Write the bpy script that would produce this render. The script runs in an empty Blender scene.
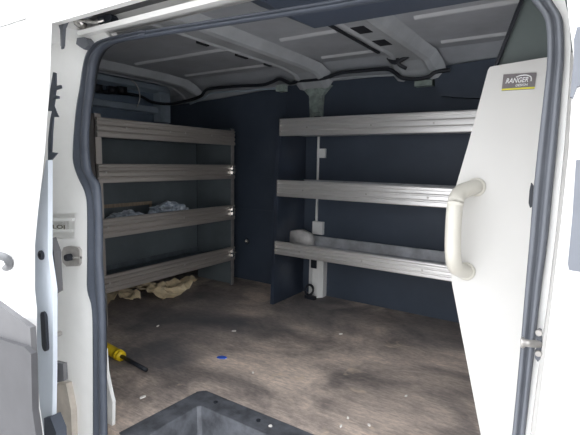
import bpy, bmesh, math, random
from mathutils import Vector, Matrix, noise
random.seed(7)
SC = bpy.context.scene
COL = SC.collection

# ------------------------------------------------------------------ camera, world, exposure
F = 437.9; CX = 290.0; CY = 217.5; CAM = Vector((0, 0, 0.9))
_a1 = (-383 - CX, CY - 150); _a2 = (580 - CX, CY - 167)
_nx = Vector((_a1[0], _a1[1], -F)).normalized()
_y = Vector((_a2[0], _a2[1], -F)).normalized()
_x = -_nx; _x = (_x - _y * _x.dot(_y)).normalized(); _z = _x.cross(_y)
ROT = Matrix((_x, _y, _z))
cam_data = bpy.data.cameras.new('camera'); cam_data.sensor_width = 36; cam_data.lens = F / 580 * 36
cam_data.clip_start = 0.02
cam = bpy.data.objects.new('camera', cam_data); COL.objects.link(cam)
cam.matrix_world = Matrix.Translation(CAM) @ ROT.to_4x4()
SC.camera = cam
w = bpy.data.worlds.new('overcast_sky'); SC.world = w; w.use_nodes = True
bg = w.node_tree.nodes['Background']
_nt = w.node_tree; _tc = _nt.nodes.new('ShaderNodeTexCoord'); _sp = _nt.nodes.new('ShaderNodeSeparateXYZ')
_rp = _nt.nodes.new('ShaderNodeValToRGB')          # overcast sky: brighter towards the zenith
_rp.color_ramp.elements[0].position = 0.0; _rp.color_ramp.elements[0].color = (.85, .86, .88, 1)
_rp.color_ramp.elements[1].position = 0.9; _rp.color_ramp.elements[1].color = (2.1, 2.15, 2.25, 1)
_nt.links.new(_tc.outputs['Generated'], _sp.inputs[0]); _nt.links.new(_sp.outputs['Z'], _rp.inputs[0])
_nt.links.new(_rp.outputs[0], bg.inputs[0]); bg.inputs[1].default_value = 1.0
SC.view_settings.view_transform = 'Standard'; SC.view_settings.look = 'None'
SC.view_settings.gamma = 1; SC.view_settings.use_curve_mapping = False
SC.view_settings.exposure = 1.45
SC.cycles.max_bounces = 12; SC.cycles.diffuse_bounces = 8; SC.cycles.glossy_bounces = 6


def P(px, py, ax, v):
    """world point where the sight line through a photo pixel meets the plane axis = v"""
    d = ROT @ Vector((px - CX, CY - py, -F))
    t = (v - CAM[ax]) / d[ax]
    return CAM + d * t


# ------------------------------------------------------------------ materials
def nodes(name):
    m = bpy.data.materials.new(name); m.use_nodes = True
    nt = m.node_tree
    return m, nt, nt.nodes['Principled BSDF']


def mat(name, c, rough=0.5, metal=0.0, var=0.0, scale=8.0, stretch=(1, 1, 1), bump=0.0, spec=0.5, c2=None, lo=0.35, hi=0.65):
    m, nt, b = nodes(name)
    b.inputs['Base Color'].default_value = (*c, 1)
    b.inputs['Roughness'].default_value = rough; b.inputs['Metallic'].default_value = metal
    b.inputs['Specular IOR Level'].default_value = spec
    if var or bump or c2:
        tc = nt.nodes.new('ShaderNodeTexCoord'); mp = nt.nodes.new('ShaderNodeMapping')
        mp.inputs['Scale'].default_value = stretch
        n = nt.nodes.new('ShaderNodeTexNoise'); n.inputs['Scale'].default_value = scale
        n.inputs['Detail'].default_value = 6; n.inputs['Roughness'].default_value = 0.6
        nt.links.new(tc.outputs['Object'], mp.inputs['Vector']); nt.links.new(mp.outputs['Vector'], n.inputs['Vector'])
        r = nt.nodes.new('ShaderNodeValToRGB')
        r.color_ramp.elements[0].position = lo; r.color_ramp.elements[1].position = hi
        a = c2 if c2 else tuple(max(0, k * (1 - var)) for k in c)
        bb = c if c2 else tuple(min(1, k * (1 + var)) for k in c)
        r.color_ramp.elements[0].color = (*a, 1); r.color_ramp.elements[1].color = (*bb, 1)
        nt.links.new(n.outputs['Fac'], r.inputs['Fac']); nt.links.new(r.outputs['Color'], b.inputs['Base Color'])
        if bump:
            bp = nt.nodes.new('ShaderNodeBump'); bp.inputs['Strength'].default_value = bump
            bp.inputs['Distance'].default_value = 0.01
            nt.links.new(n.outputs['Fac'], bp.inputs['Height']); nt.links.new(bp.outputs['Normal'], b.inputs['Normal'])
    return m


M = {}
M['white'] = mat('white_body_paint', (.84, .84, .83), .3, var=.02, scale=3)
M['pillar'] = mat('white_pillar_paint', (.87, .87, .85), .35, var=.04, scale=6)
M['dooredge'] = mat('blue_white_door_edge', (.62, .67, .73), .4, var=.03)
M['ceil'] = mat('grey_primer_roof_steel', (.42, .44, .47), .55, var=.10, scale=5)
M['rib'] = mat('light_grey_roof_rib', (.43, .45, .47), .5, var=.10, scale=7)
M['swage'] = mat('pressed_ridge_highlight', (.62, .64, .66), .45)  # paler than the roof steel: the ridges' highlights put into the colour
M['wall'] = mat('navy_wall_lining', (.054, .070, .098), .5, var=.12, scale=3, spec=.4)
M['bulk'] = mat('blue_grey_rear_steel', (.17, .22, .29), .5, var=.2, scale=4)
M['bulk2'] = mat('pale_blue_grey_beam', (.36, .43, .50), .5, var=.15, scale=6)
M['panel'] = mat('navy_end_panel', (.030, .040, .060), .28, var=.25, scale=5)
M['rubber'] = mat('dark_rubber_seal', (.055, .065, .085), .55, var=.1, scale=20)
M['rubberg'] = mat('grey_rubber_seal', (.13, .14, .16), .55, var=.06, scale=20)
M['hdr'] = mat('navy_header_trim', (.045, .058, .085), .5, var=.08)
M['rubber2'] = mat('charcoal_cladding_plastic', (.065, .065, .07), .6, var=.08, scale=12)
M['handle'] = mat('grey_door_handle', (.09, .093, .098), .4)
M['black'] = mat('black_plastic', (.015, .018, .025), .5)
M['hole'] = mat('dark_slot', (.01, .012, .018), .7)
M['alu'] = mat('brushed_aluminium', (.86, .85, .84), .33, .85, var=.03, scale=14, stretch=(.6, .6, 14))
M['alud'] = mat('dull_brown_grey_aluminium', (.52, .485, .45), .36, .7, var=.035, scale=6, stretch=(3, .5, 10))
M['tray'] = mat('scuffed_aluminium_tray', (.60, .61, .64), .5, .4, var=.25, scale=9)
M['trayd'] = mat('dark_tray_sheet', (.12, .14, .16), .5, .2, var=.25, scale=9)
M['backing'] = mat('dark_grey_back_sheet', (.14, .165, .18), .5, .1, var=.15, scale=3)
M['chrome'] = mat('bright_steel', (.75, .73, .70), .25, .9)
M['steel'] = mat('dull_steel', (.45, .43, .41), .4, .7, var=.15, scale=30)
M['bracket'] = mat('grey_green_steel', (.30, .36, .33), .5, var=.3, scale=25)
M['pwhite'] = mat('white_partition_paint', (.68, .67, .645), .4, var=.015, scale=4)
M['cream'] = mat('cream_handle_plastic', (.70, .675, .60), .35, var=.02, scale=20)
M['step'] = mat('dark_grey_step_plastic', (.085, .09, .102), .5, var=.4, scale=18, bump=.3)
M['clad'] = mat('grey_cladding_plastic', (.12, .12, .125), .6, var=.08, scale=12)
M['glass'] = mat('dark_window_glass', (.02, .025, .03), .08)
M['green'] = mat('dark_green_grey_steel', (.12, .145, .14), .5, var=.1, scale=6)
M['paper'] = mat('tan_kraft_paper', (.86, .70, .46), .8, var=.15, scale=16)
M['wood'] = mat('tan_wood', (.34, .27, .20), .7, var=.2, scale=10, stretch=(1, 8, 1))
M['cloth'] = mat('blue_white_crumpled_plastic', (.80, .86, .92), .35, c2=(.22, .28, .36), scale=34)
M['yellow'] = mat('yellow_handle_grip', (.90, .64, .02), .4)
M['offwhite'] = mat('off_white_plastic', (.62, .60, .58), .5, var=.1, scale=40)
M['blue'] = mat('blue_plastic', (.02, .10, .55), .4)
M['chip'] = mat('pale_chip', (.75, .72, .68), .6)
M['leaf'] = mat('dry_tan_leaf', (.50, .38, .24), .7, var=.2, scale=60)
M['ground'] = mat('pale_concrete_ground', (.42, .41, .40), .85, var=.1, scale=3)
M['labelg'] = mat('grey_label', (.17, .15, .155), .35)
M['labely'] = mat('yellow_label_stripe', (.75, .70, .06), .5)
M['labelw'] = mat('white_lettering', (.9, .9, .9), .5)
M['ink'] = mat('dark_stamped_lettering', (.16, .15, .12), .6)
M['tan'] = mat('tan_sill_channel', (.42, .38, .33), .6, var=.2, scale=10)
M['red'] = mat('red_marker', (.45, .03, .03), .5)


def floor_material():
    m, nt, b = nodes('worn_plywood_floor')
    tc = nt.nodes.new('ShaderNodeTexCoord')
    N, L = nt.nodes.new, nt.links.new

    def nz(scale, st, det=6, ro=.6, rot=0, dist=0):
        mp = N('ShaderNodeMapping'); mp.inputs['Scale'].default_value = st; mp.inputs['Rotation'].default_value = (0, 0, rot)
        n = N('ShaderNodeTexNoise'); n.inputs['Scale'].default_value = scale; n.inputs['Detail'].default_value = det
        n.inputs['Roughness'].default_value = ro; n.inputs['Distortion'].default_value = dist
        L(tc.outputs['Object'], mp.inputs['Vector']); L(mp.outputs['Vector'], n.inputs['Vector'])
        return n

    def ramp(n, *els):
        r = N('ShaderNodeValToRGB'); r.color_ramp.elements[0].position = els[0][0]; r.color_ramp.elements[0].color = (*els[0][1], 1)
        r.color_ramp.elements[1].position = els[1][0]; r.color_ramp.elements[1].color = (*els[1][1], 1)
        for p, c in els[2:]:
            e = r.color_ramp.elements.new(p); e.color = (*c, 1)
        L(n.outputs['Fac'], r.inputs['Fac']); return r

    def mix(a, bb, f, mode='MIX', fac=None):
        x = N('ShaderNodeMix'); x.data_type = 'RGBA'; x.blend_type = mode
        x.inputs[0].default_value = f
        if fac: L(fac, x.inputs[0])
        L(a, x.inputs[6]); L(bb, x.inputs[7]); return x.outputs[2]
    base = ramp(nz(2.2, (1, 2, 1)), (.30, (.38, .33, .30)), (.70, (.95, .80, .68)))
    grain = ramp(nz(10, (1.2, 14, 1), 8, .7), (.3, (.74, .74, .75)), (.7, (1.15, 1.12, 1.08)))
    st = ramp(nz(1.7, (1, 1, 1), 8, .62, .4, .8), (.38, (.22, .24, .28)), (.58, (1, 1, 1)))
    fine = ramp(nz(34, (1, 2.2, 1), 5, .7), (.35, (.72, .72, .74)), (.65, (1.12, 1.1, 1.08)))
    o = mix(base.outputs[0], grain.outputs[0], 1, 'MULTIPLY')
    o = mix(o, st.outputs[0], .8, 'MULTIPLY')
    o = mix(o, fine.outputs[0], 1, 'MULTIPLY')
    # pale scuffs
    sc = ramp(nz(6.5, (1, 1.6, 1), 3, .5, .9, 1.5), (.66, (0, 0, 0)), (.76, (.6, .6, .6)))
    rgb = N('ShaderNodeRGB'); rgb.outputs[0].default_value = (.70, .56, .42, 1)
    o = mix(o, rgb.outputs[0], 0, fac=sc.outputs[0])
    # dark oily grime with ragged outlines, plus painted shade at left and back
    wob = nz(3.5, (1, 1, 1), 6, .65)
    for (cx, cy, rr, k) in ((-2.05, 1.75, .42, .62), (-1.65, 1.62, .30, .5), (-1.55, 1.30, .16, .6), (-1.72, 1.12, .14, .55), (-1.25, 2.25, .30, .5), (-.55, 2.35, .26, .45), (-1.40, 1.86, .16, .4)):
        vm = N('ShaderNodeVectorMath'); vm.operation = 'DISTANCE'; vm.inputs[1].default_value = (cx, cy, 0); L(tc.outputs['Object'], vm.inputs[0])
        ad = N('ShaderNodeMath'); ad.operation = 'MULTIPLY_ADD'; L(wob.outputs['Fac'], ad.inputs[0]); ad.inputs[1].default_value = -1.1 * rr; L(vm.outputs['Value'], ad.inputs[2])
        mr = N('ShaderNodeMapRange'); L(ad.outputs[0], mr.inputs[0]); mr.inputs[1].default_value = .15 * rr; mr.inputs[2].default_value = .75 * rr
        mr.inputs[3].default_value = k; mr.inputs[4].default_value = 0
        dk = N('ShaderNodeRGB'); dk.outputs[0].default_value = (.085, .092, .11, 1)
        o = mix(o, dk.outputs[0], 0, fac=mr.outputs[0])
    L(o, b.inputs['Base Color'])
    b.inputs['Roughness'].default_value = .62
    bp = N('ShaderNodeBump'); bp.inputs['Strength'].default_value = .25; bp.inputs['Distance'].default_value = .004
    L(grain.outputs[0], bp.inputs['Height']); L(bp.outputs['Normal'], b.inputs['Normal'])
    return m


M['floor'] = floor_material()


# ------------------------------------------------------------------ mesh helpers
def link(name, bm, m, parent=None, smooth=False):
    bmesh.ops.recalc_face_normals(bm, faces=bm.faces)
    me = bpy.data.meshes.new(name); bm.to_mesh(me); bm.free()
    if isinstance(m, str): m = M[m]
    me.materials.append(m)
    if smooth:
        for p in me.polygons: p.use_smooth = True
    o = bpy.data.objects.new(name, me); COL.objects.link(o)
    if parent is not None:
        o.parent = parent
        o.matrix_parent_inverse = parent.matrix_world.inverted() if parent.type == 'MESH' else Matrix.Translation(-Vector(parent['base']))
    return o


def tag(o, label, cat, group=None, kind=None):
    o['label'] = label; o['category'] = cat
    if group: o['group'] = group
    if kind: o['kind'] = kind
    return o


def struct(name, bm, m, smooth=False):
    o = link(name, bm, m, None, smooth); o['kind'] = 'structure'; return o


def thing(name, label, cat, base, group=None):
    o = bpy.data.objects.new(name, None); o.location = base; o['base'] = tuple(base); o.empty_display_size = .05
    COL.objects.link(o)
    return tag(o, label, cat, group)


def add_poly(bm, pts, vec):
    """closed polygon (3D points) extruded by vec"""
    vec = Vector(vec); n = len(pts)
    a = [bm.verts.new(Vector(p)) for p in pts]; b = [bm.verts.new(Vector(p) + vec) for p in pts]
    f1 = bm.faces.new(a); f2 = bm.faces.new(b[::-1])
    for i in range(n):
        j = (i + 1) % n
        bm.faces.new((a[j], a[i], b[i], b[j]))
    return bm


def poly(pts, vec): return add_poly(bmesh.new(), pts, vec)


def pxpoly(pxs, y, t, bm=None):
    """outline on the plane y, given thickness t away from it"""
    return add_poly(bm or bmesh.new(), [P(a, b, 1, y) for a, b in pxs], (0, t, 0))


def add_box(bm, x0, x1, y0, y1, z0, z1):
    return add_poly(bm, [(x0, y0, z0), (x1, y0, z0), (x1, y1, z0), (x0, y1, z0)], (0, 0, z1 - z0))


def box(*a): return add_box(bmesh.new(), *a)


def bev(bm, w=.003, seg=2, ang=.6):
    ed = [e for e in bm.edges if len(e.link_faces) == 2 and e.calc_face_angle(0) > ang]
    bmesh.ops.bevel(bm, geom=ed, offset=w, segments=seg, affect='EDGES', clamp_overlap=True)
    return bm


def smooth_path(pts, n=6):
    pts = [Vector(p) for p in pts]; out = []
    for i in range(len(pts) - 1):
        p0 = pts[max(i - 1, 0)]; p1 = pts[i]; p2 = pts[i + 1]; p3 = pts[min(i + 2, len(pts) - 1)]
        for k in range(n):
            t = k / n
            out.append(.5 * ((2 * p1) + (p2 - p0) * t + (2 * p0 - 5 * p1 + 4 * p2 - p3) * t * t + (3 * p1 - p0 - 3 * p2 + p3) * t ** 3))
    out.append(pts[-1]); return out


def add_tube(bm, pts, r, seg=10, n=6, flat=1.0, up=None):
    path = smooth_path(pts, n) if n else [Vector(p) for p in pts]
    L = len(path); rings = []
    for i, p in enumerate(path):
        t = (path[min(i + 1, L - 1)] - path[max(i - 1, 0)]).normalized()
        u = up or (Vector((0, 0, 1)) if abs(t.z) < .9 else Vector((0, 1, 0)))
        a = t.cross(u).normalized(); b = a.cross(t)
        rr = r(i / (L - 1)) if callable(r) else r
        rings.append([bm.verts.new(p + (a * math.cos(q) + b * math.sin(q) * flat) * rr) for q in [2 * math.pi * k / seg for k in range(seg)]])
    for i in range(L - 1):
        for k in range(seg):
            bm.faces.new((rings[i][k], rings[i][(k + 1) % seg], rings[i + 1][(k + 1) % seg], rings[i + 1][k]))
    bm.faces.new(rings[0][::-1]); bm.faces.new(rings[-1]); return bm


def tube(*a, **k): return add_tube(bmesh.new(), *a, **k)


def band(outer, inner, y, t, profile=.5):
    """seal strip between two pixel polylines of equal length: two raised lips and a valley"""
    bm = bmesh.new(); O = smooth_path([P(a, b, 1, y) for a, b in outer], 4); I = smooth_path([P(a, b, 1, y) for a, b in inner], 4)
    prof = [(0, 2.4), (0, 0), (.12, -.25), (.32, -.3), (.42, .15), (.58, .15), (.68, -.3), (.88, -.25), (1, 0), (1, .5)]
    rows = []
    for o, i in zip(O, I):
        rows.append([bm.verts.new(o.lerp(i, f) + Vector((0, d * t, 0))) for f, d in prof])
    for a, b in zip(rows, rows[1:]):
        for k in range(len(prof) - 1): bm.faces.new((a[k], a[k + 1], b[k + 1], b[k]))
        bm.faces.new((a[-1], a[0], b[0], b[-1]))
    bm.faces.new(rows[0]); bm.faces.new(rows[-1][::-1])
    return bm


def disc(c, n, r, t, seg=20, inner=None):
    """puck with its axis along n"""
    bm = bmesh.new(); n = Vector(n).normalized(); q = n.to_track_quat('Z', 'Y').to_matrix()
    pr = [(r, 0), (r, t * .7), (r * .85, t)]
    if inner: pr += [(inner, t), (inner, t * .4)]
    rings = [[bm.verts.new(Vector(c) + q @ Vector((rr * math.cos(2 * math.pi * k / seg), rr * math.sin(2 * math.pi * k / seg), h))) for k in range(seg)] for rr, h in pr]
    for a, b in zip(rings, rings[1:]):
        for k in range(seg): bm.faces.new((a[k], a[(k + 1) % seg], b[(k + 1) % seg], b[k]))
    bm.faces.new(rings[-1]); bm.faces.new(rings[0][::-1])
    return bm


def text_obj(name, s, size, m, origin, right, up, parent, shear=0.0, width=None, extrude=.0006):
    cu = bpy.data.curves.new(name, 'FONT'); cu.body = s; cu.size = size; cu.extrude = extrude; cu.shear = shear; cu.offset = size * .012
    tmp = bpy.data.objects.new('tmp', cu); COL.objects.link(tmp); bpy.context.view_layer.update()
    me = bpy.data.meshes.new_from_object(tmp.evaluated_get(bpy.context.evaluated_depsgraph_get()))
    bpy.data.objects.remove(tmp); xs = [v.co.x for v in me.vertices]
    k = width / (max(xs) - min(xs)) if width else 1
    R = Vector(right).normalized(); U = Vector(up).normalized(); Nn = R.cross(U)
    for v in me.vertices:
        c = v.co.copy(); v.co = Vector(origin) + R * (c.x - min(xs)) * k + U * c.y + Nn * c.z
    me.materials.append(M[m]); o = bpy.data.objects.new(name, me); COL.objects.link(o); o.parent = parent
    o.matrix_parent_inverse = Matrix.Translation(-Vector(parent['base'])) if 'base' in parent else parent.matrix_world.inverted()
    return o


# ------------------------------------------------------------------ the setting: ground and van shell
struct('ground', box(-8, 8, -8, 9, -.72, -.66), 'ground')
FY = 2.56            # far side wall lining
# cargo floor with the cut-out for the side step
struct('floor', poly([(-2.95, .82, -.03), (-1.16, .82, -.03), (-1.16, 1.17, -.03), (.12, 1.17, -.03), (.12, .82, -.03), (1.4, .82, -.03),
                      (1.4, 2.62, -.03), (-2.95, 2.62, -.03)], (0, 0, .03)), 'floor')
# far wall: navy lining with a few shallow seams
bm = poly([(-2.95, FY, 0), (1.4, FY, 0), (1.4, FY, 1.43), (-1.70, FY, 1.415), (-2.30, FY, 1.37), (-2.95, FY, 1.34)], (0, .04, 0))
add_box(bm, -2.30, -1.75, FY - .004, FY, .02, .545)
add_box(bm, -2.32, -1.72, FY - .004, FY, .56, 1.30)
add_box(bm, -1.30, -.30, FY - .004, FY, .03, 1.28)
struct('wall_far', bm, 'wall')
bm = poly([(-2.95, FY + .045, 1.34), (-2.95, FY + .041, 1.34), (-2.95, FY + .005, 1.42), (-2.95, FY - .03, 1.435), (-2.95, FY - .10, 1.47), (-2.95, FY - .16, 1.50), (-2.95, FY + .045, 1.52)], (4.35, 0, 0))
struct('trim_far_roof_rail', bm, 'ceil')
# rear end wall: steel with pressed beams
bm = box(-2.98, -2.90, .82, 2.6, -.03, 1.52)
o = struct('wall_rear', bm, 'bulk')
bm = bmesh.new()
add_poly(bm, [(-2.90, .82, 1.50), (-2.84, .82, 1.50), (-2.80, .82, 1.475), (-2.82, .82, 1.44), (-2.90, .82, 1.42)], (0, 1.68, 0))
add_poly(bm, [(-2.90, .82, 1.32), (-2.86, .82, 1.31), (-2.86, .82, 1.27), (-2.90, .82, 1.26)], (0, 1.6, 0))
add_poly(bm, [(-2.90, 2.40, 1.20), (-2.84, 2.42, 1.20), (-2.84, 2.52, 1.20), (-2.90, 2.55, 1.20)], (0, 0, .26))
struct('trim_rear_beam', bm, 'bulk2')
bm = box(1.4, 1.44, .6, 2.6, -.03, .70); add_box(bm, 1.4, 1.44, .6, 2.6, 1.36, 1.52)
add_box(bm, 1.4, 1.44, 2.45, 2.6, .70, 1.36); add_box(bm, 1.4, 1.44, .6, .82, .70, 1.36)
struct('wall_front', bm, 'bulk')      # opening out of view towards the cab's windscreen, added to let in sky light
# roof skin
struct('ceiling', box(-2.98, 1.44, .60, 2.62, 1.50, 1.53), 'ceil')


def swage(x0, x1, y, wdt=.022, h=.012, z=1.5):
    return poly([(x0, y - wdt, z), (x0, y - wdt * .3, z - h), (x0, y + wdt * .3, z - h), (x0, y + wdt, z)], (x1 - x0, 0, 0))


def roof_rib(x, wd, y0=.85, y1=2.50, n=1):
    """hat-section rib across the roof, drooping into the side rail at the far end"""
    bm = bmesh.new()
    prof = [(-wd * .5 - .03, 0), (-wd * .5, -.045), (-wd * .36, -.052), (-wd * .28, -.044), (wd * .28, -.044), (wd * .36, -.052), (wd * .5, -.045), (wd * .5 + .03, 0)]
    ys = [(y0, 0), (2.2, 0), (2.36, -.012), (2.45, -.045), (2.50, -.085)]
    rows = [[bm.verts.new((x + a * (1 + max(0, (yy - 2.2)) * 1.1), yy, 1.5 + b + d)) for a, b in prof] for yy, d in ys]
    for r, s in zip(rows, rows[1:]):
        for k in range(len(prof) - 1): bm.faces.new((r[k], s[k], s[k + 1], r[k + 1]))
        bm.faces.new((r[-1], s[-1], s[0], r[0]))
    bm.faces.new(rows[0]); bm.faces.new(rows[-1][::-1])
    return bm


RIBX = [(-2.58, .13), (-1.47, .16), (-.80, .17), (.15, .16)]
for i, (x, wd) in enumerate(RIBX):
    struct('trim_roof_rib_%d' % (i + 1), roof_rib(x, wd), 'rib')
edges = [-2.95] + [x for x, _ in RIBX] + [1.3]
bm = bmesh.new()
for a, b in zip(edges, edges[1:]):
    for y in (1.32, 1.86, 2.28):
        add_poly(bm, [(a + .18, y - .02, 1.5), (a + .18, y - .006, 1.490), (a + .18, y + .006, 1.490), (a + .18, y + .02, 1.5)], (b - a - .36, 0, 0))
struct('trim_roof_swages', bm, 'swage')
# slots and holes in the ribs
bm = bmesh.new()
for x, wd, ys in ((-1.47, .16, ((1.55, .07), (1.83, .09), (2.08, .06))),):
    for y, l in ys: add_box(bm, x - wd * .5 - .012, x - wd * .5 + .006, y, y + l, 1.447, 1.462)
struct('trim_rib_slots', bm, 'hole')
bm = bmesh.new()
for y in (1.72, 1.95): add_box(bm, -.845, -.785, y, y + .10, 1.4545, 1.458)
add_box(bm, -.90, -.885, 1.5, 2.15, 1.447, 1.462)
struct('trim_rib_holes', bm, 'hole')

struct('trim_upper_lining', pxpoly([(433, 68), (436, 88), (441, 96), (470, 98), (620, 96), (620, 36), (500, 57)], FY - .06, .04), 'wall')
# near side body wall, left and right of the door opening
bm = box(-2.98, -1.50, .60, .82, -.4, 1.53); add_box(bm, -1.50, -1.14, .575, .82, 1.235, 1.53); add_box(bm, -1.50, -1.36, .79, .82, -.4, 1.24)
struct('wall_near_rear', bm, 'white')
bm = box(.10, 1.44, .66, .82, -.4, 1.53)
struct('wall_near_front', bm, 'white')
bm = box(-1.16, .10, .62, .775, -.42, -.17)
struct('wall_sill', bm, 'white')
# header over the opening: body side, underside lip, roller channel, white rail
hp = [(.57, 1.56), (.57, 1.203), (.60, 1.210), (.655, 1.240), (.662, 1.275), (.735, 1.285), (.74, 1.252), (.695, 1.232), (.70, 1.222), (.76, 1.238), (.80, 1.25), (.84, 1.29), (.84, 1.50), (.70, 1.56)]
bm = poly([(-1.14, a, b) for a, b in hp], (1.30, 0, 0))
struct('trim_door_header', bm, 'pillar')
struct('trim_roller_channel', box(-1.12, .1, .664, .734, 1.266, 1.274), 'clad')
bm = poly([(-.84, 1.10, 1.36), (-.65, 1.10, 1.270), (.35, 1.10, 1.265), (.35, 1.10, 1.42), (-.84, 1.10, 1.42)], (0, -.24, 0))
struct('trim_inner_header', bev(bm, .008), 'hdr')

# left door pillar, with the recess that holds the striker plate
OUT = [(145, 30), (110, 37), (95, 43), (87, 53), (83, 67), (80, 87), (76, 110), (73, 145), (73, 162), (78, 178), (85, 192), (87, 208), (87, 262), (87, 290), (92, 307), (93, 360), (93, 435), (93, 500)]
INN = [(145, 35), (115, 42), (101, 48), (94, 58), (91, 77), (89, 98), (87, 115), (86, 145), (89, 172), (97, 184), (99, 205), (100, 235), (100, 262), (102, 290), (103, 330), (103, 357), (104, 390), (106, 500)]
bm = bmesh.new()
yp = .742
top = OUT[1:12] + [(87, 212)]
pxpoly([(44, 213)] + [(44, 120), (50, 60), (56, 18), (100, 28)] + top[0:] + [(87, 213)], yp, .018, bm)
pxpoly([(75, 213), (87.5, 213), (88, 241), (74, 239)], yp, .018, bm)
pxpoly([(44, 239), (74, 239), (88, 241), (88, 262), (88, 290), (92, 307), (94, 360), (94, 520), (38, 520)], yp, .018, bm)
pxpoly([(40, 205), (80, 205), (80, 245), (40, 245)], yp + .018, .02, bm)
struct('trim_door_pillar', bm, 'pillar')
bm = pxpoly([(55, 384), (66, 384), (71, 410), (75, 520), (54, 520)], yp - .02, .025)
struct('trim_sill_channel', bev(bm, .004), 'tan')

# right door pillar
bm = pxpoly([(532, -60), (560, -20), (569, 17), (571, 45), (569, 83), (564, 150), (556, 230), (549, 290), (537, 380), (528, 450), (516, 450), (526, 370), (538, 290), (546, 200), (552, 145), (556, 83), (556, 40), (548, 10), (525, -40)], .745, .05)
struct('trim_front_pillar', bm, 'pillar')

# ------------------------------------------------------------------ seals
o = struct('trim_door_seal_left', band(OUT, INN, .74, .02), 'rubber', True)
HO = [(110, 37), (145, 30.5), (180, 24.5), (225, 17.5), (325, 1.5), (345, -2), (400, -12), (520, -30)]
HI = [(112, 42), (145, 37), (180, 31.5), (225, 24.5), (325, 9), (345, 5.5), (400, -4), (520, -22)]
struct('trim_door_seal_top', band(HO, HI, .745, .02), 'rubber', True)
RO = [(535, -30), (552, 0), (562, 17), (564, 37), (564, 60), (562, 83), (557, 145), (552, 195), (547, 245), (541, 290), (533, 362), (525, 435), (516, 510)]
RI = [(510, -25), (532, 0), (544, 17), (547, 37), (547, 60), (545, 83), (538, 145), (533, 195), (529, 245), (525, 290), (519, 362), (512, 435), (504, 510)]
struct('trim_door_seal_right', band(RO, RI, .735, .02), 'rubberg', True)
bm = pxpoly([(547, 40), (550, 60), (548, 100), (542, 150), (539, 150), (543, 100), (545, 60)], .768, .01)

# dark upper steel panel beside the partition
bm = pxpoly([(540, -60), (523, 0), (497, 62), (494, 72), (560, 72), (590, 20), (590, -60)], 1.235, .02)
struct('trim_upper_panel', bm, 'green')
bm = tube([P(525, -8, 1, 1.225), P(510, 30, 1, 1.225), P(496, 66, 1, 1.225)], .005, 6, 3)
struct('trim_upper_panel_edge', bm, 'black')
# white inner flange seen past the left seal
bm = pxpoly([(102, 348), (104.5, 350), (106, 372), (110, 392), (112.5, 402), (112, 440), (102, 440)], .835, .012)
struct('trim_inner_flange', bm, 'pillar')

# side wall pillars behind the lining
def pillar_upper(x, wd):
    bm = bmesh.new()
    add_poly(bm, [(x - wd * 1.0, FY - .045, 1.385), (x - wd * .5, FY - .03, 1.33), (x - wd * .42, FY - .02, 1.15), (x + wd * .42, FY - .02, 1.15),
                  (x + wd * .5, FY - .03, 1.33), (x + wd * 1.1, FY - .045, 1.39)], (0, .05, 0))
    return bm
struct('trim_side_pillar_1', pillar_upper(-1.475, .10), 'bracket')
bm = box(-1.50, -1.44, FY - .024, FY - .018, 1.22, 1.28); struct('trim_pillar_hole_1', bm, 'hole')
struct('trim_pillar_hole_2', box(-1.485, -1.435, FY - .024, FY - .018, 1.15, 1.20), 'panel')
bm = box(-1.462, -1.452, FY - .014, FY + .01, .45, 1.16)
add_box(bm, -1.452, -1.40, FY - .02, FY + .01, .93, .99)
add_box(bm, -1.475, -1.40, FY - .03, FY + .01, .42, .505)
struct('trim_side_pillar_2', bev(bm, .004, 1), 'pillar')
bm = bmesh.new()
add_poly(bm, [(-1.475, FY, 0.0), (-1.475, FY - .06, 0.0), (-1.44, FY - .08, 0.0), (-1.395, FY - .08, 0.0), (-1.37, FY - .05, 0), (-1.37, FY, 0)], (0, 0, .325))
struct('trim_side_pillar_3', bev(bm, .006, 2), 'pillar')
struct('trim_pillar_hole_3', bev(box(-1.447, -1.405, FY - .086, FY - .078, .20, .27), .003, 1), 'hole')
bm = bmesh.new(); add_box(bm, -.82, -.72, FY - .05, FY, 1.335, 1.365); add_box(bm, -.80, -.77, FY - .055, FY, 1.365, 1.385)
struct('trim_side_pillar_4', bev(bm, .005, 1), 'bracket')

# ------------------------------------------------------------------ step liner in the doorway
def step_rim():
    bm = poly([(.10, 1.178, .0), (-1.150, 1.178, 0), (-1.172, 1.155, 0), (-1.195, .82, 0), (-1.110, .82, 0), (-1.100, 1.078, 0), (-1.088, 1.090, 0), (.10, 1.090, 0)], (0, 0, .006))
    return bev(bm, .003, 2)
def step_well():
    bm = bmesh.new()
    def loop(pts, z): return [bm.verts.new((a, b, z)) for a, b in pts]
    D = loop([(.10, 1.089), (-1.088, 1.089), (-1.099, 1.077), (-1.109, .80)], .004)
    E = loop([(.10, 1.072), (-1.068, 1.072), (-1.078, 1.06), (-1.083, .78)], -.15)
    G = loop([(.10, 1.06), (-1.054, 1.06), (-1.064, 1.045), (-1.067, .76)], -.16)
    for a, b in ((D, E), (E, G)):
        for k in range(3): bm.faces.new((a[k], a[k + 1], b[k + 1], b[k]))
    bm.faces.new(G)
    return bm
st = thing('step_liner', 'dark grey moulded plastic step liner sunk in the floor at the doorway', 'step', (-.5, 1.0, -.16))
link('rim', step_rim(), 'step', st); link('well', step_well(), 'step', st)
bm = bmesh.new()
for k in range(11): add_box(bm, -1.0 + k * .1, -.94 + k * .1, .78, 1.03, -.159, -.155)
link('tread_rib', bm, 'step', st)
for x in (-1.06, -.86, -.60, -.35): link('screw', poly([(x + .008 * math.cos(q * .7854), 1.135 + .008 * math.sin(q * .7854), .0055) for q in range(8)], (0, 0, .004)), 'black', st)

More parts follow.
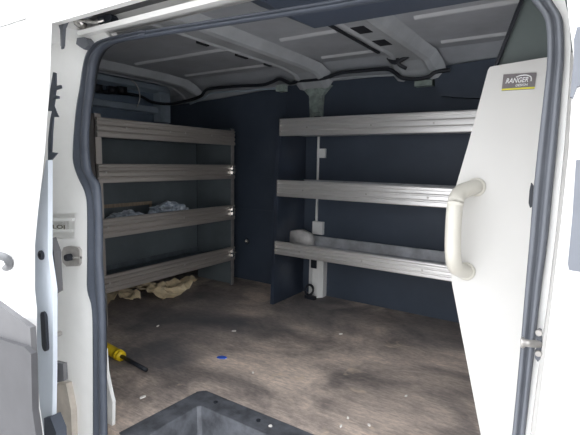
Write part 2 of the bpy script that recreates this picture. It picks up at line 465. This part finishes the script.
# ------------------------------------------------------------------ rails and shelving units
def rail_profile(h):
    """(depth, height) outline of a ribbed lip rail, front at depth 0"""
    p = [(.030, 0), (.002, 0), (0, .004)]
    z = .010
    for a, b in ((.00, .22), (.30, .52), (.60, .78)):
        p += [(0, h * a + .006), (0, h * b), (.009, h * b + .003), (.009, h * (b + .07))]
    p += [(0, h * .87), (0, h - .006), (.003, h), (.020, h), (.020, h - .004), (.011, h - .005), (.011, .006), (.030, .006)]
    q = []
    for a in p:
        if not q or (abs(a[0] - q[-1][0]) + abs(a[1] - q[-1][1])) > 1e-5: q.append(a)
    return q


def rail_x(x0, x1, y, z, h): return poly([(x0, y + d, z + zz) for d, zz in rail_profile(h)], (x1 - x0, 0, 0))
def rail_y(y0, y1, x, z, h): return poly([(x - d, y0, z + zz) for d, zz in rail_profile(h)], (0, y1 - y0, 0))


# right unit, against the far wall
ru = thing('shelving_unit', 'long aluminium three-tier shelving unit along the far wall with dark navy end panel', 'shelving', (-.85, 2.4, 0))
def end_panel_x(x):
    pts = [(x, 2.185, .004), (x, 2.20, .30), (x, 2.215, .62), (x, 2.245, 1.165), (x, 2.26, 1.175), (x, FY - .025, 1.175), (x, FY - .025, .004)]
    bm = poly(pts, (-.004, 0, 0))
    # folded front flange
    add_poly(bm, [(x - .004, 2.185, .004), (x - .004, 2.20, .30), (x - .004, 2.215, .62), (x - .004, 2.245, 1.165),
                  (x - .004, 2.249, 1.165), (x - .004, 2.219, .62), (x - .004, 2.204, .30), (x - .004, 2.189, .004)], (-.022, 0, 0))
    return bm
link('end_panel', end_panel_x(-1.545), 'panel', ru)
link('end_panel', end_panel_x(-.02), 'panel', ru)
for z, h, yf, xs in ((1.056, .102, 2.225, -1.543), (.690, .100, 2.195, -1.534), (.335, .080, 2.17, -1.528)):
    mt = 'alu'
    t = bmesh.new()
    add_box(t, -1.54, -.03, yf + .012, FY - .035, z + .012, z + .016)
    add_box(t, -1.54, -.03, FY - .039, FY - .035, z + .012, z + h * .95)
    add_box(t, -1.54, -.03, FY - .050, FY - .039, z + h * .95 - .004, z + h * .95)
    for k in range(5): add_box(t, -1.50, -.06, yf + .06 + k * .055, yf + .066 + k * .055, z + .016, z + .0185)
    tr = link('shelf_tray', t, 'tray', ru)
    link('front_rail', rail_x(xs, -.03, yf, z, h), mt, tr)
    link('end_cap', bev(box(xs - .004, xs, yf, yf + .022, z, z + h), .001, 1), 'steel', tr)
    for x in (-1.35, -.95, -.62): link('rivet', disc((x, yf - .0005, z + h * .45), (0, -1, 0), .005, .003, 10), 'offwhite', tr)

# left unit, across the load space
LX = -2.05
lu = thing('shelving_unit', 'dull grey four-tier shelving unit at left behind the door pillar', 'shelving', (-2.22, 1.85, 0))
for y, s in ((1.325, 1), (2.395, -1)):
    bm = box(LX - .36, LX, min(y, y + s * .004), max(y, y + s * .004), .004, 1.125)
    add_box(bm, LX - .003, LX, min(y, y + s * .038), max(y, y + s * .038), .004, 1.125)
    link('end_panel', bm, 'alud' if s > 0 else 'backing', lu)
if True:
    bm = box(LX, LX + .004, 2.362, 2.392, .004, 1.12); link('edge_strip', bm, 'steel', lu)
link('back_panel', box(LX - .37, LX - .364, 1.33, 2.39, .20, 1.11), 'backing', lu)
for i, (z, h) in enumerate(((1.008, .098), (.775, .098), (.487, .102), (.192, .095))):
    t = bmesh.new()
    add_box(t, LX - .355, LX - .012, 1.332, 2.388, z + .012, z + .016)
    add_box(t, LX - .359, LX - .355, 1.332, 2.388, z + .012, z + .05)
    for k in range(4): add_box(t, LX - .31 + k * .07, LX - .304 + k * .07, 1.34, 2.38, z + .016, z + .0185)
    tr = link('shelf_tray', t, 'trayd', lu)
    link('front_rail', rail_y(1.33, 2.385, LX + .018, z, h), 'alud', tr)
    for y in ((1.50, 1.62, 1.80, 1.92, 2.15) if i == 0 else (1.37, 1.9)): link('rivet', disc((LX + .0178, y, z + h * .55), (1, 0, 0), .006, .003, 10), 'offwhite', tr)
    if i == 2:
        zt = P(100, 205, 0, LX - .35).z
        bb = box(LX - .352, LX - .342, 1.335, 1.95, zt - .022, zt); add_box(bb, LX - .352, LX - .346, 1.335, 1.35, z + .016, zt - .022); add_box(bb, LX - .352, LX - .346, 1.935, 1.95, z + .016, zt - .022)
        bk = link('back_rail', bb, 'wood', tr); bk['label'] = 'tan back rail'
    if i:
        b = box(LX + .018, LX + .030, 2.325, 2.365, z + h * .25, z + h * .8)
        add_box(b, LX + .030, LX + .040, 2.335, 2.352, z + h * .35, z + h * .95)
        add_tube(b, [(LX + .035, 2.315, z + h * .6), (LX + .035, 2.385, z + h * .6)], .006, 8, 0)
        link('latch', bev(b, .002, 1), 'chrome', tr)

# ------------------------------------------------------------------ partition panel with grab handle and maker's label
PY = 1.20
pp = thing('partition_panel', 'white contoured steel partition panel with cream grab handle at right of doorway', 'partition', (0, PY, 0))
q = [P(488, 70, 1, PY), P(490, 67, 1, PY), P(494, 66, 1, PY), P(545, 57.5, 1, PY)]
zr = q[-1].z + .03
pts = [P(a, b, 1, PY) for a, b in ((452, 284), (449, 245), (451, 212), (456, 186), (468, 145))] + q + [Vector((.22, PY, zr)), Vector((.22, PY, .014)), Vector((-.12, PY, .014))]
bm = bmesh.new(); add_poly(bm, pts, (0, .022, 0)); bev(bm, .0025, 2, 1.2)
link('panel', bm, 'pwhite', pp)
hy = PY - .075
path = [P(476, 187, 1, PY - .002), P(471, 188, 1, PY - .02), P(460, 193, 1, PY - .05), P(455, 206, 1, hy), P(453, 235, 1, hy), P(453, 254, 1, hy), P(455, 266, 1, PY - .05), P(461, 270, 1, PY - .02), P(466, 271, 1, PY - .002)]
gh = link('grab_handle', tube(path, lambda t: .0195, 16, 8), 'cream', pp, True)
gh['label'] = 'cream plastic grab handle'
for c in ((476, 187), (466, 271)):
    link('mount', disc(P(*c, 1, PY + .001), (0, -1, 0), .024, .008, 24), 'cream', gh, True)
ly = PY - .002
lp = [P(501.5, 91, 1, ly), P(534.5, 89, 1, ly), P(536.5, 72.5, 1, ly), P(503.5, 74.5, 1, ly)]
lb = link('label', poly(lp, (0, .0018, 0)), 'labelg', pp); lb['label'] = 'grey maker label with white lettering and yellow stripe'
R = (lp[1] - lp[0]); U = (lp[3] - lp[0]); Nn = Vector((0, -.0008, 0))
link('stripe', poly([lp[0] + U * .03 + Nn, lp[1] + U * .03 + Nn, lp[1] + U * .13 + Nn, lp[0] + U * .13 + Nn], (0, .0007, 0)), 'labely', lb)
text_obj('lettering', 'RANGER', U.length * .42, 'labelw', lp[0] + R * .10 + U * .45 + Nn, R, U, lb, shear=.25, width=R.length * .68)
text_obj('lettering', 'DESIGN', U.length * .20, 'labelw', lp[0] + R * .42 + U * .22 + Nn, R, U, lb, shear=.1, width=R.length * .36)
arc = [lp[0] + R * a + U * b + Nn for a, b in ((.40, .78), (.55, .86), (.72, .85), (.85, .72), (.87, .48))]
link('emblem_arc', tube(arc, .0014, 6, 5), 'labelw', lb)

# ------------------------------------------------------------------ open sliding door (left) and front door (right)
sd = thing('sliding_door', 'white sliding door slid open along the body left of the doorway', 'door', (-1.8, .5, -.3))
ed = [(52, 20), (50, 75), (45, 150), (42, 178), (38, 212), (35, 245), (35, 290), (37, 310), (36.5, 367), (40, 407), (44, 435), (50, 520)]
E = [P(a, b, 1, .56) for a, b in ed]
zt = E[0].z
pts = [Vector((-2.35, .56, zt)), ] + E + [Vector((-2.35, .56, E[-1].z))]
bm = bmesh.new(); add_poly(bm, pts, (0, -.03, 0)); link('door_skin', bev(bm, .006, 2), 'white', sd)
E2 = [P(a, b, 1, .60) for a, b in ((46, 160), (41, 190), (37, 215), (34, 245), (33, 290), (35, 330), (36, 367), (40, 407), (44, 435), (48, 520), (56, 520), (52, 435), (53, 373), (53, 290), (48, 255), (48, 160))]
link('door_edge', poly(E2, (0, .012, 0)), 'dooredge', sd)
for c, rx, rz in (((42, 255), .011, .011),):
    link('buffer', disc(P(*c, 1, .599), (0, -1, 0), .013, .006, 20, .006), 'black', sd)
c = P(46, 331, 1, .599)
bm = bmesh.new(); add_poly(bm, [c + Vector((.013 * math.cos(a) , 0, .016 * math.sin(a) + (.040 if math.sin(a) > 0 else -.040))) for a in [2 * math.pi * k / 20 + .01 for k in range(20)]], (0, -.007, 0))
link('buffer', bev(bm, .002, 2), 'black', sd)
# dark weather strip along the door edge
wy = .63
bm = pxpoly([(53, 72), (55, 73), (55, 86), (60, 85), (60.5, 88), (55, 90), (54, 95), (58, 96), (58, 98.5), (54, 99), (52, 111), (48, 111), (50, 90)], wy, .005)
link('weather_strip', bm, 'rubber', sd)
bm = pxpoly([(53, 105), (56, 113), (58, 117), (53, 117), (52, 130), (51, 152), (57, 153), (51, 160), (50, 205), (47.5, 205), (48, 140), (50, 120)], wy, .004)
link('weather_strip', bm, 'rubber', sd)
link('weather_strip', pxpoly([(49, 238), (54, 252), (56, 292), (49, 296)], wy, .02), 'clad', sd)
link('stop_block', bev(pxpoly([(54, 362), (63, 364), (64, 381), (54, 383)], wy, .012), .003), 'clad', sd)
link('roller_arm', bev(pxpoly([(44, 418), (50, 417), (56, 432), (58, 520), (46, 520)], .59, .03), .003), 'rubber', sd)
hb = tube([P(-22, 253, 1, .555), P(-14, 253, 1, .52), P(4, 257, 1, .515), P(9, 262, 1, .52), P(9, 266, 1, .528), P(5, 268, 1, .54), P(2, 266, 1, .553)], .009, 10, 5, flat=1.2)
link('door_handle', hb, 'handle', sd, True)
cl = [(-200, 240), (0, 299), (22, 318), (40, 333), (42, 380), (46, 435), (50, 520), (-200, 520)]
link('cladding', bev(pxpoly([(-120, 236), (0, 300), (36, 326), (38, 360), (39, 407), (43, 435), (48, 520), (-120, 520)], .53, -.014), .004), 'clad', sd)
link('lower_cladding', bev(pxpoly([(-120, 305), (0, 336), (30, 345), (37, 352), (38, 407), (42, 435), (47, 520), (-120, 520)], .518, -.014), .004), 'rubber2', sd)

fd = thing('front_door', 'white front door with dark window gasket at right edge', 'door', (.6, .6, -.3))
bm = pxpoly([(560, -80), (566, 0), (574, 60), (566, 150), (560, 215), (549, 310), (534, 435), (527, 500)], .60, .03)
d2 = bmesh.new(); X0 = [P(a, b, 1, .60) for a, b in ((560, -80), (567, 0), (574, 60), (569, 150), (562, 215), (551, 310), (536, 435), (527, 500))]
X0 = X0 + [Vector((1.1, .60, X0[-1].z)), Vector((1.1, .60, X0[0].z))]; bm.free()
link('door_skin', bev(add_poly(d2, X0, (0, .035, 0)), .004), 'white', fd)
g = [P(a, b, 1, .598) for a, b in ((576, 160), (572.5, 215), (568, 262), (569, 268), (574, 269))]
gz = [Vector((.9, .598, g[-1].z)), Vector((.9, .598, g[0].z + .06))]
link('window_gasket', bev(poly(g + gz, (0, -.012, 0)), .003), 'rubberg', fd)
g2 = [v + Vector((.05, 0, (.04 if k < 3 else 0.0))) for k, v in enumerate(g)]
link('window_pane', poly([Vector((.06, .585, g[3].z + .03)), Vector((.85, .585, g[3].z + .03)), Vector((.85, .585, g[0].z + .03)), Vector((.075, .585, g[0].z + .03))], (0, -.003, 0)), 'glass', fd)
bm = pxpoly([(577, 30), (574, 42), (574, 60), (571, 90), (570, 98), (573, 99), (577, 88), (582, 86), (590, 60), (590, 28)], .597, -.012)
link('mirror_bracket', bev(bm, .002, 1), 'rubberg', fd)

# ------------------------------------------------------------------ pillar fittings
t = thing('door_latch_catch', 'metal latch catch bar with stamped characters in the pillar recess', 'latch', tuple(P(60, 224, 1, .76)))
bm = pxpoly([(40, 218), (72, 218.5), (72, 221), (40, 221)], .742, .03); link('upper_lip', bev(bm, .001, 1), 'pillar', t)
bm = pxpoly([(40, 229.5), (71.5, 230), (71.5, 232), (40, 232)], .742, .03); link('lower_lip', bev(bm, .001, 1), 'pillar', t)
bm = pxpoly([(40, 221), (69, 221), (69, 230), (40, 230)], .760, .012); pl = link('plate', bm, 'offwhite', t)
a = P(53, 228.5, 1, .7595); b = P(67, 228.8, 1, .7595)
text_obj('stamped_text', 'LOJ', .017, 'ink', a, b - a, (0, 0, 1), pl, width=(b - a).length * .85)

t = thing('striker_plate', 'brownish steel door striker plate below the pillar recess', 'striker', tuple(P(73, 256, 1, yp)))
bm = pxpoly([(66, 247), (71, 245.5), (80, 247), (82, 250), (82, 263), (80, 265.5), (69, 266), (65, 262), (64, 252)], yp, -.008)
link('plate', bev(bm, .003, 2), 'steel', t)
c = P(71, 257, 1, yp - .008); link('striker_pin', disc(c, (0, -1, 0), .011, .018, 16), 'hole', t)
c0 = P(73, 257.5, 1, yp - .012); c1 = P(81, 257.5, 1, yp - .012); link('striker_bar', tube([c0, c1], .0035, 8, 0), 'chrome', t)

tag(link('pillar_screw', disc(P(61, 333, 1, yp - .012), (0, -1, .0), .008, .022, 12), 'steel'), 'grey domed screw standing out of the white pillar between rubber block and striker', 'screw')
tag(link('rubber_clip', bev(pxpoly([(85, 274), (89, 273), (93, 276), (93, 291), (86, 292), (84.5, 288)], .765, .02), .003), 'clad'), 'grey clip on the left edge of the door seal', 'clip')
tag(link('rubber_clip', bev(pxpoly([(531, 183), (529.5, 190), (528.5, 203), (530, 208), (532, 207), (533, 186)], .765, .014), .002, 1), 'black'), 'small black clip on the right door seal beside the partition', 'clip')
cc = thing('corner_cap', 'grey rubber cap at the top left corner of the doorway', 'cap', tuple(P(65, 20, 1, .66)))
bm = pxpoly([(55.5, 16), (62, 14), (78, 13.5), (90, 16), (84, 18), (74, 18), (66, 21), (63, 28), (62, 46), (60.5, 46), (60, 30), (57.5, 22)], .64, .008)
link('cap', bev(bm, .002, 2), 'rubberg', cc)
link('lower_lip', bev(pxpoly([(61, 34), (63.5, 36), (63, 48), (61, 49)], .66, .004), .001, 1), 'rubber', cc)
rg = thing('roller_guide', 'bright round roller guide with grey bumper under the top left corner', 'guide', tuple(P(80, 24, 1, .7)))
bm = disc(P(81, 22, 1, .70), (0, -.5, -1), .016, .012, 20); link('roller', bm, 'chrome', rg, True)
link('arm', tube([P(74, 20, 1, .69), P(86, 21, 1, .68), P(96, 22, 1, .69), P(104, 20, 1, .70)], .004, 8, 4), 'chrome', rg, True)
bm = pxpoly([(77, 38), (84, 37), (87, 40), (88, 45), (84, 49.5), (80, 47), (76, 44)], .722, .02); link('bumper', bev(bm, .005, 2), 'rubberg', rg)
bm = pxpoly([(97, 16.5), (110, 14), (112, 17), (110, 21), (98, 24)], .72, .02); link('stop', bev(bm, .004, 2), 'rubber', rg)
tag(link('header_slot', bev(pxpoly([(95, 30), (105, 28.5), (105.5, 30), (97, 31.5), (96, 33)], .731, -.004), .0008, 1), 'ink'), 'short dark slot mark on the white rail near the top left corner', 'slot')
sb = thing('door_striker', 'grey steel striker with pin on the right door pillar', 'striker', tuple(P(538, 343, 1, .72)))
bm = pxpoly([(536, 331), (539, 328), (542, 329), (542.5, 343), (541, 356), (538.5, 359), (535.5, 355), (535, 350), (537, 347), (537, 338)], .725, -.012)
link('plate', bev(bm, .003, 2), 'rubberg', sb)
link('pin', tube([P(539, 344, 1, .715), P(530, 343.5, 1, .70), P(522, 342.5, 1, .70)], lambda t: .0055 + (.003 if t > .8 else 0), 10, 4), 'steel', sb, True)
for c in ((539, 332.5), (538.5, 353)): link('bolt', disc(P(*c, 1, .713), (0, -1, 0), .005, .004, 8), 'steel', sb)

# ------------------------------------------------------------------ wiring, roof and wall fittings
bm = bmesh.new()
wx = -2.80
pA = [P(a, b, 0, wx) for a, b in ((60, 88), (92, 90), (105, 92), (122, 93), (140, 96), (152, 102))]
pB = [P(a, b, 1, 2.44) for a, b in ((168, 104), (176, 103), (190, 100), (201, 96), (206, 90), (216, 88), (240, 86), (262, 85), (272, 82), (280, 79), (290, 83), (298, 81), (310, 80), (325, 78), (340, 73), (360, 71), (385, 69), (394, 72), (402, 78), (415, 79), (428, 77), (436, 72), (450, 70))]
add_tube(bm, pA + pB, .011, 8, 4)
for a, b in ((97, 89), (112, 91), (122, 91)):
    c = P(a, b, 0, wx + .01); add_box(bm, c.x - .02, c.x + .02, c.y - .03, c.y + .03, c.z - .02, c.z + .03)
hn = link('wiring_harness', bm, 'black', None, True); tag(hn, 'black wiring harness clipped along the top of the rear and far walls', 'cable')
tag(link('wire_loop', tube([P(a, b, 0, -2.72) for a, b in ((131, 80), (136, 84), (139.5, 93), (139.5, 100), (137, 107))], .004, 6, 5), 'offwhite', None, True), 'thin pale wire loop hanging over the black harness at top left', 'wire')
tag(link('roof_tube', tube([P(a, b, 1, 2.47) for a, b in ((190, 104), (204, 98), (212, 93), (240, 91), (268, 89), (284, 88))], .007, 8, 4), 'bulk2', None, True), 'thin pale tube running under the black harness above the far wall', 'tube')
tag(link('roof_tube', tube([P(a, b, 1, 2.47) for a, b in ((330, 79), (350, 77), (372, 76), (395, 75))], .006, 8, 4), 'ceil', None, True), 'short grey tube under the harness between the two roof ribs', 'tube')
tag(link('harness_clip', bev(box(-1.70, -1.64, 2.40, 2.45, 1.355, 1.395), .006, 2), 'bracket'), 'grey green clip on the harness left of the first rib', 'clip')
bm = bmesh.new(); c = P(399, 60, 1, 2.3)
add_tube(bm, [c + Vector((-.06, 0, .02)), c + Vector((-.02, 0, -.01)), c + Vector((.05, 0, .015))], .012, 8, 4)
add_tube(bm, [c + Vector((-.01, 0, .02)), c + Vector((.0, 0, -.02)), c + Vector((.03, .03, -.04))], .010, 8, 4)
tag(link('roof_connector', bm, 'black', None, True), 'black wiring connector on the edge of the second roof rib', 'connector')
wl = thing('wall_lock', 'small round steel lock on the dark far wall between the shelving units', 'lock', tuple(P(247, 241, 1, FY - .004)))
link('escutcheon', disc(P(247, 241, 1, FY - .004), (0, -1, 0), .030, .004, 20, .02), 'panel', wl)
link('barrel', disc(P(247, 241, 1, FY - .006), (0, -1, 0), .017, .010, 16, .006), 'chrome', wl)
hk = P(309, 295, 1, FY - .13)
bm = bmesh.new()
ring = [hk + Vector((.030 * math.cos(a), .01 * math.sin(a), .032 * math.sin(a) + .035)) for a in [2 * math.pi * k / 16 for k in range(17)]]
add_tube(bm, ring, .008, 8, 0)
tr = thing('tie_down_ring', 'black tie-down ring at the foot of the white wall pillar', 'ring', tuple(hk))
link('ring', bm, 'black', tr, True)
link('foot', bev(box(hk.x - .03, hk.x + .045, hk.y - .008, hk.y + .02, .0, .022), .004, 1), 'black', tr)

# ------------------------------------------------------------------ loose things
def crumple(pxs, zbase, amp, seed, m, name, label, cat, thick=.002, cuts=5):
    bm = bmesh.new(); vs = [bm.verts.new(P(a, b, 2, zbase)) for a, b in pxs]; bm.faces.new(vs)
    bmesh.ops.triangulate(bm, faces=bm.faces[:])
    for _ in range(3):
        bmesh.ops.subdivide_edges(bm, edges=bm.edges[:], cuts=1, use_grid_fill=True)
        bmesh.ops.triangulate(bm, faces=bm.faces[:])
    for v in bm.verts:
        p = v.co * 7 + Vector((seed, seed * 2, 0)); n1 = 1 - abs(noise.noise(p)) * 2.2; n2 = noise.noise(p * 3.1)
        v.co.z = zbase + .003 + max(0, amp * (.55 * n1 + .45 * n2 + .2)); v.co.x += .006 * noise.noise(p * 2 + Vector((9, 0, 0)))
    bmesh.ops.solidify(bm, geom=bm.faces[:], thickness=thick)
    return tag(link(name, bm, m), label, cat)


crumple([(103, 297), (107, 291), (114, 288), (124, 290), (131, 295), (140, 296), (141, 301), (133, 306), (124, 305), (118, 301), (108, 307), (102, 306)], 0, .055, 1.3, 'paper', 'crumpled_paper',
        'torn crumpled tan paper on the floor beside the door seal, nearest of the two', 'paper')
crumple([(128, 291), (146, 288), (160, 289), (175, 286), (191, 280), (198, 284), (186, 292), (176, 300), (162, 303), (152, 301), (146, 297)], 0, .060, 4.7, 'paper', 'crumpled_paper',
        'long crumpled tan paper on the floor under the left shelving, with a raised pointed end', 'paper')
# crumpled plastic bags
def clump(c, rx, ry, rz, seed, m, name, label, cat):
    bm = bmesh.new(); bmesh.ops.create_icosphere(bm, subdivisions=4, radius=1)
    for v in bm.verts:
        n = v.co.normalized(); d = 1 + .35 * noise.noise(n * 2.3 + Vector((seed, 0, 0))) - .28 * abs(noise.noise(n * 5.5 + Vector((0, seed, 0)))) + .1 * noise.noise(n * 14)
        v.co = Vector((n.x * rx * d, n.y * ry * d, max(-rz * .8, n.z * rz * d))) + Vector(c) + Vector((0, 0, rz * .8))
    return tag(link(name, bm, m, None, False), label, cat)
clump((LX - .17, 1.62, .505), .10, .115, .050, 2, 'cloth', 'crumpled_bag', 'crumpled blue and white plastic in the third tray of the left shelving, flatter left-hand one', 'plastic bag')
clump((LX - .16, 1.94, .505), .10, .15, .068, 5, 'cloth', 'crumpled_bag', 'crumpled blue and white plastic heaped highest in the third tray of the left shelving', 'plastic bag')
clump((LX - .2, 1.95, .011 + .78), .06, .14, .012, 8, 'cloth', 'folded_rag', 'thin grey rag lying flat in the second tray of the left shelving', 'rag')
# white roll of plastic in the lowest right tray
bm = bmesh.new()
c = Vector((-1.45, 2.36, .3545))
add_poly(bm, [c + Vector((x, 0, z)) for x, z in ((-.10, 0), (.05, 0), (.06, .05), (.04, .085), (-.03, .11), (-.09, .10), (-.11, .05))], (0, .07, 0))
wb = tag(link('white_pouch', bev(bm, .014, 3, .3), 'offwhite', None, True), 'rounded off-white pouch at the left end of the lowest right shelf', 'pouch')
# yellow tool
yt = thing('yellow_tool', 'yellow handled tool lying on the floor by the left door seal', 'tool', tuple(P(112, 352, 2, .02)))
a = P(92, 340, 2, .026); b = P(121, 356, 2, .026)
link('grip', tube([a, a.lerp(b, .3), a.lerp(b, .95), b], lambda t: .023 if t < .97 else .016, 14, 5), 'yellow', yt, True)
link('collar', tube([b.lerp(a, .12), b.lerp(a, .05)], .0245, 14, 0), 'yellow', yt, True)
b2 = b + (b - a) * .75
link('shaft', tube([b, b2], .009, 10, 0), 'black', yt, True)
# stray dark strap on the floor
# bits of litter
def chip(px, py, r, m, name, label, cat, z=0.0, group=None, st=1.6, rot=.4):
    p = P(px, py, 2, z + .002); bm = bmesh.new(); n = 7
    pts = []
    for k in range(n):
        a = 2 * math.pi * k / n; rr = r * random.uniform(.7, 1.1)
        x, y = rr * st * math.cos(a), rr * math.sin(a)
        pts.append(p + Vector((x * math.cos(rot) - y * math.sin(rot), x * math.sin(rot) + y * math.cos(rot), -.0018)))
    add_poly(bm, pts, (0, 0, .005))
    return tag(link(name, bm, m), label, cat, group)
chip(222, 357.5, .014, 'blue', 'plastic_scrap', 'small bright blue plastic scrap in the middle of the floor', 'scrap', st=2.0)
G = 'pale chips scattered on the van floor'
for (x, y, r, s) in ((253, 372.5, .0055, 1), (234, 331, .006, 2), (341, 334, .003, 4), (406, 396, .004, 2), (341, 426, .004, 2), (369, 425, .004, 2), (143, 397, .006, 2.5), (158, 326, .004, 3), (348, 418, .004, 1.5)):
    chip(x, y, r, 'chip', 'floor_chip', 'small pale chip of debris lying on the worn floor', 'debris', 0, G, s, random.uniform(0, 3))
chip(270.5, 426, .006, 'chip', 'floor_chip', 'single white chip on the rim of the dark step liner', 'debris', .006, None, 1.1)
def leaf(px, py, z, l, wd, rot, label, m='leaf'):
    p = P(px, py, 2, z + .004); bm = bmesh.new(); rows = []
    for k in range(9):
        t = k / 8; ww = wd * math.sin(math.pi * min(.98, max(.03, t))) ; a = (t - .5) * l
        row = []
        for s in (-1, 0, 1):
            x, y = a, s * ww
            row.append(bm.verts.new(p + Vector((x * math.cos(rot) - y * math.sin(rot), x * math.sin(rot) + y * math.cos(rot), .004 * abs(s) + .006 * abs(t - .5)))))
        rows.append(row)
    for r0, r1 in zip(rows, rows[1:]):
        for k in range(2): bm.faces.new((r0[k], r0[k + 1], r1[k + 1], r1[k]))
    bmesh.ops.solidify(bm, geom=bm.faces[:], thickness=.0015)
    return tag(link('dry_leaf', bm, m), label, 'leaf')
leaf(228, 433, -.154, .06, .013, 1.9, 'pale dry leaf in the bottom of the step liner')
leaf(204, 437, -.154, .07, .02, .5, 'orange tan dry leaf in the corner of the step liner')
tag(link('red_scrap', bev(box(-.66, -.60, 2.42, 2.47, .707, .722), .003, 1), 'red'), 'small red scrap in the middle tray of the right shelving near the partition', 'scrap')
tag(link('shelf_scrap', bev(box(-1.05, -1.02, 2.30, 2.33, .354, .370), .003, 1), 'black'), 'small dark crumb in the lowest tray of the right shelving', 'scrap')
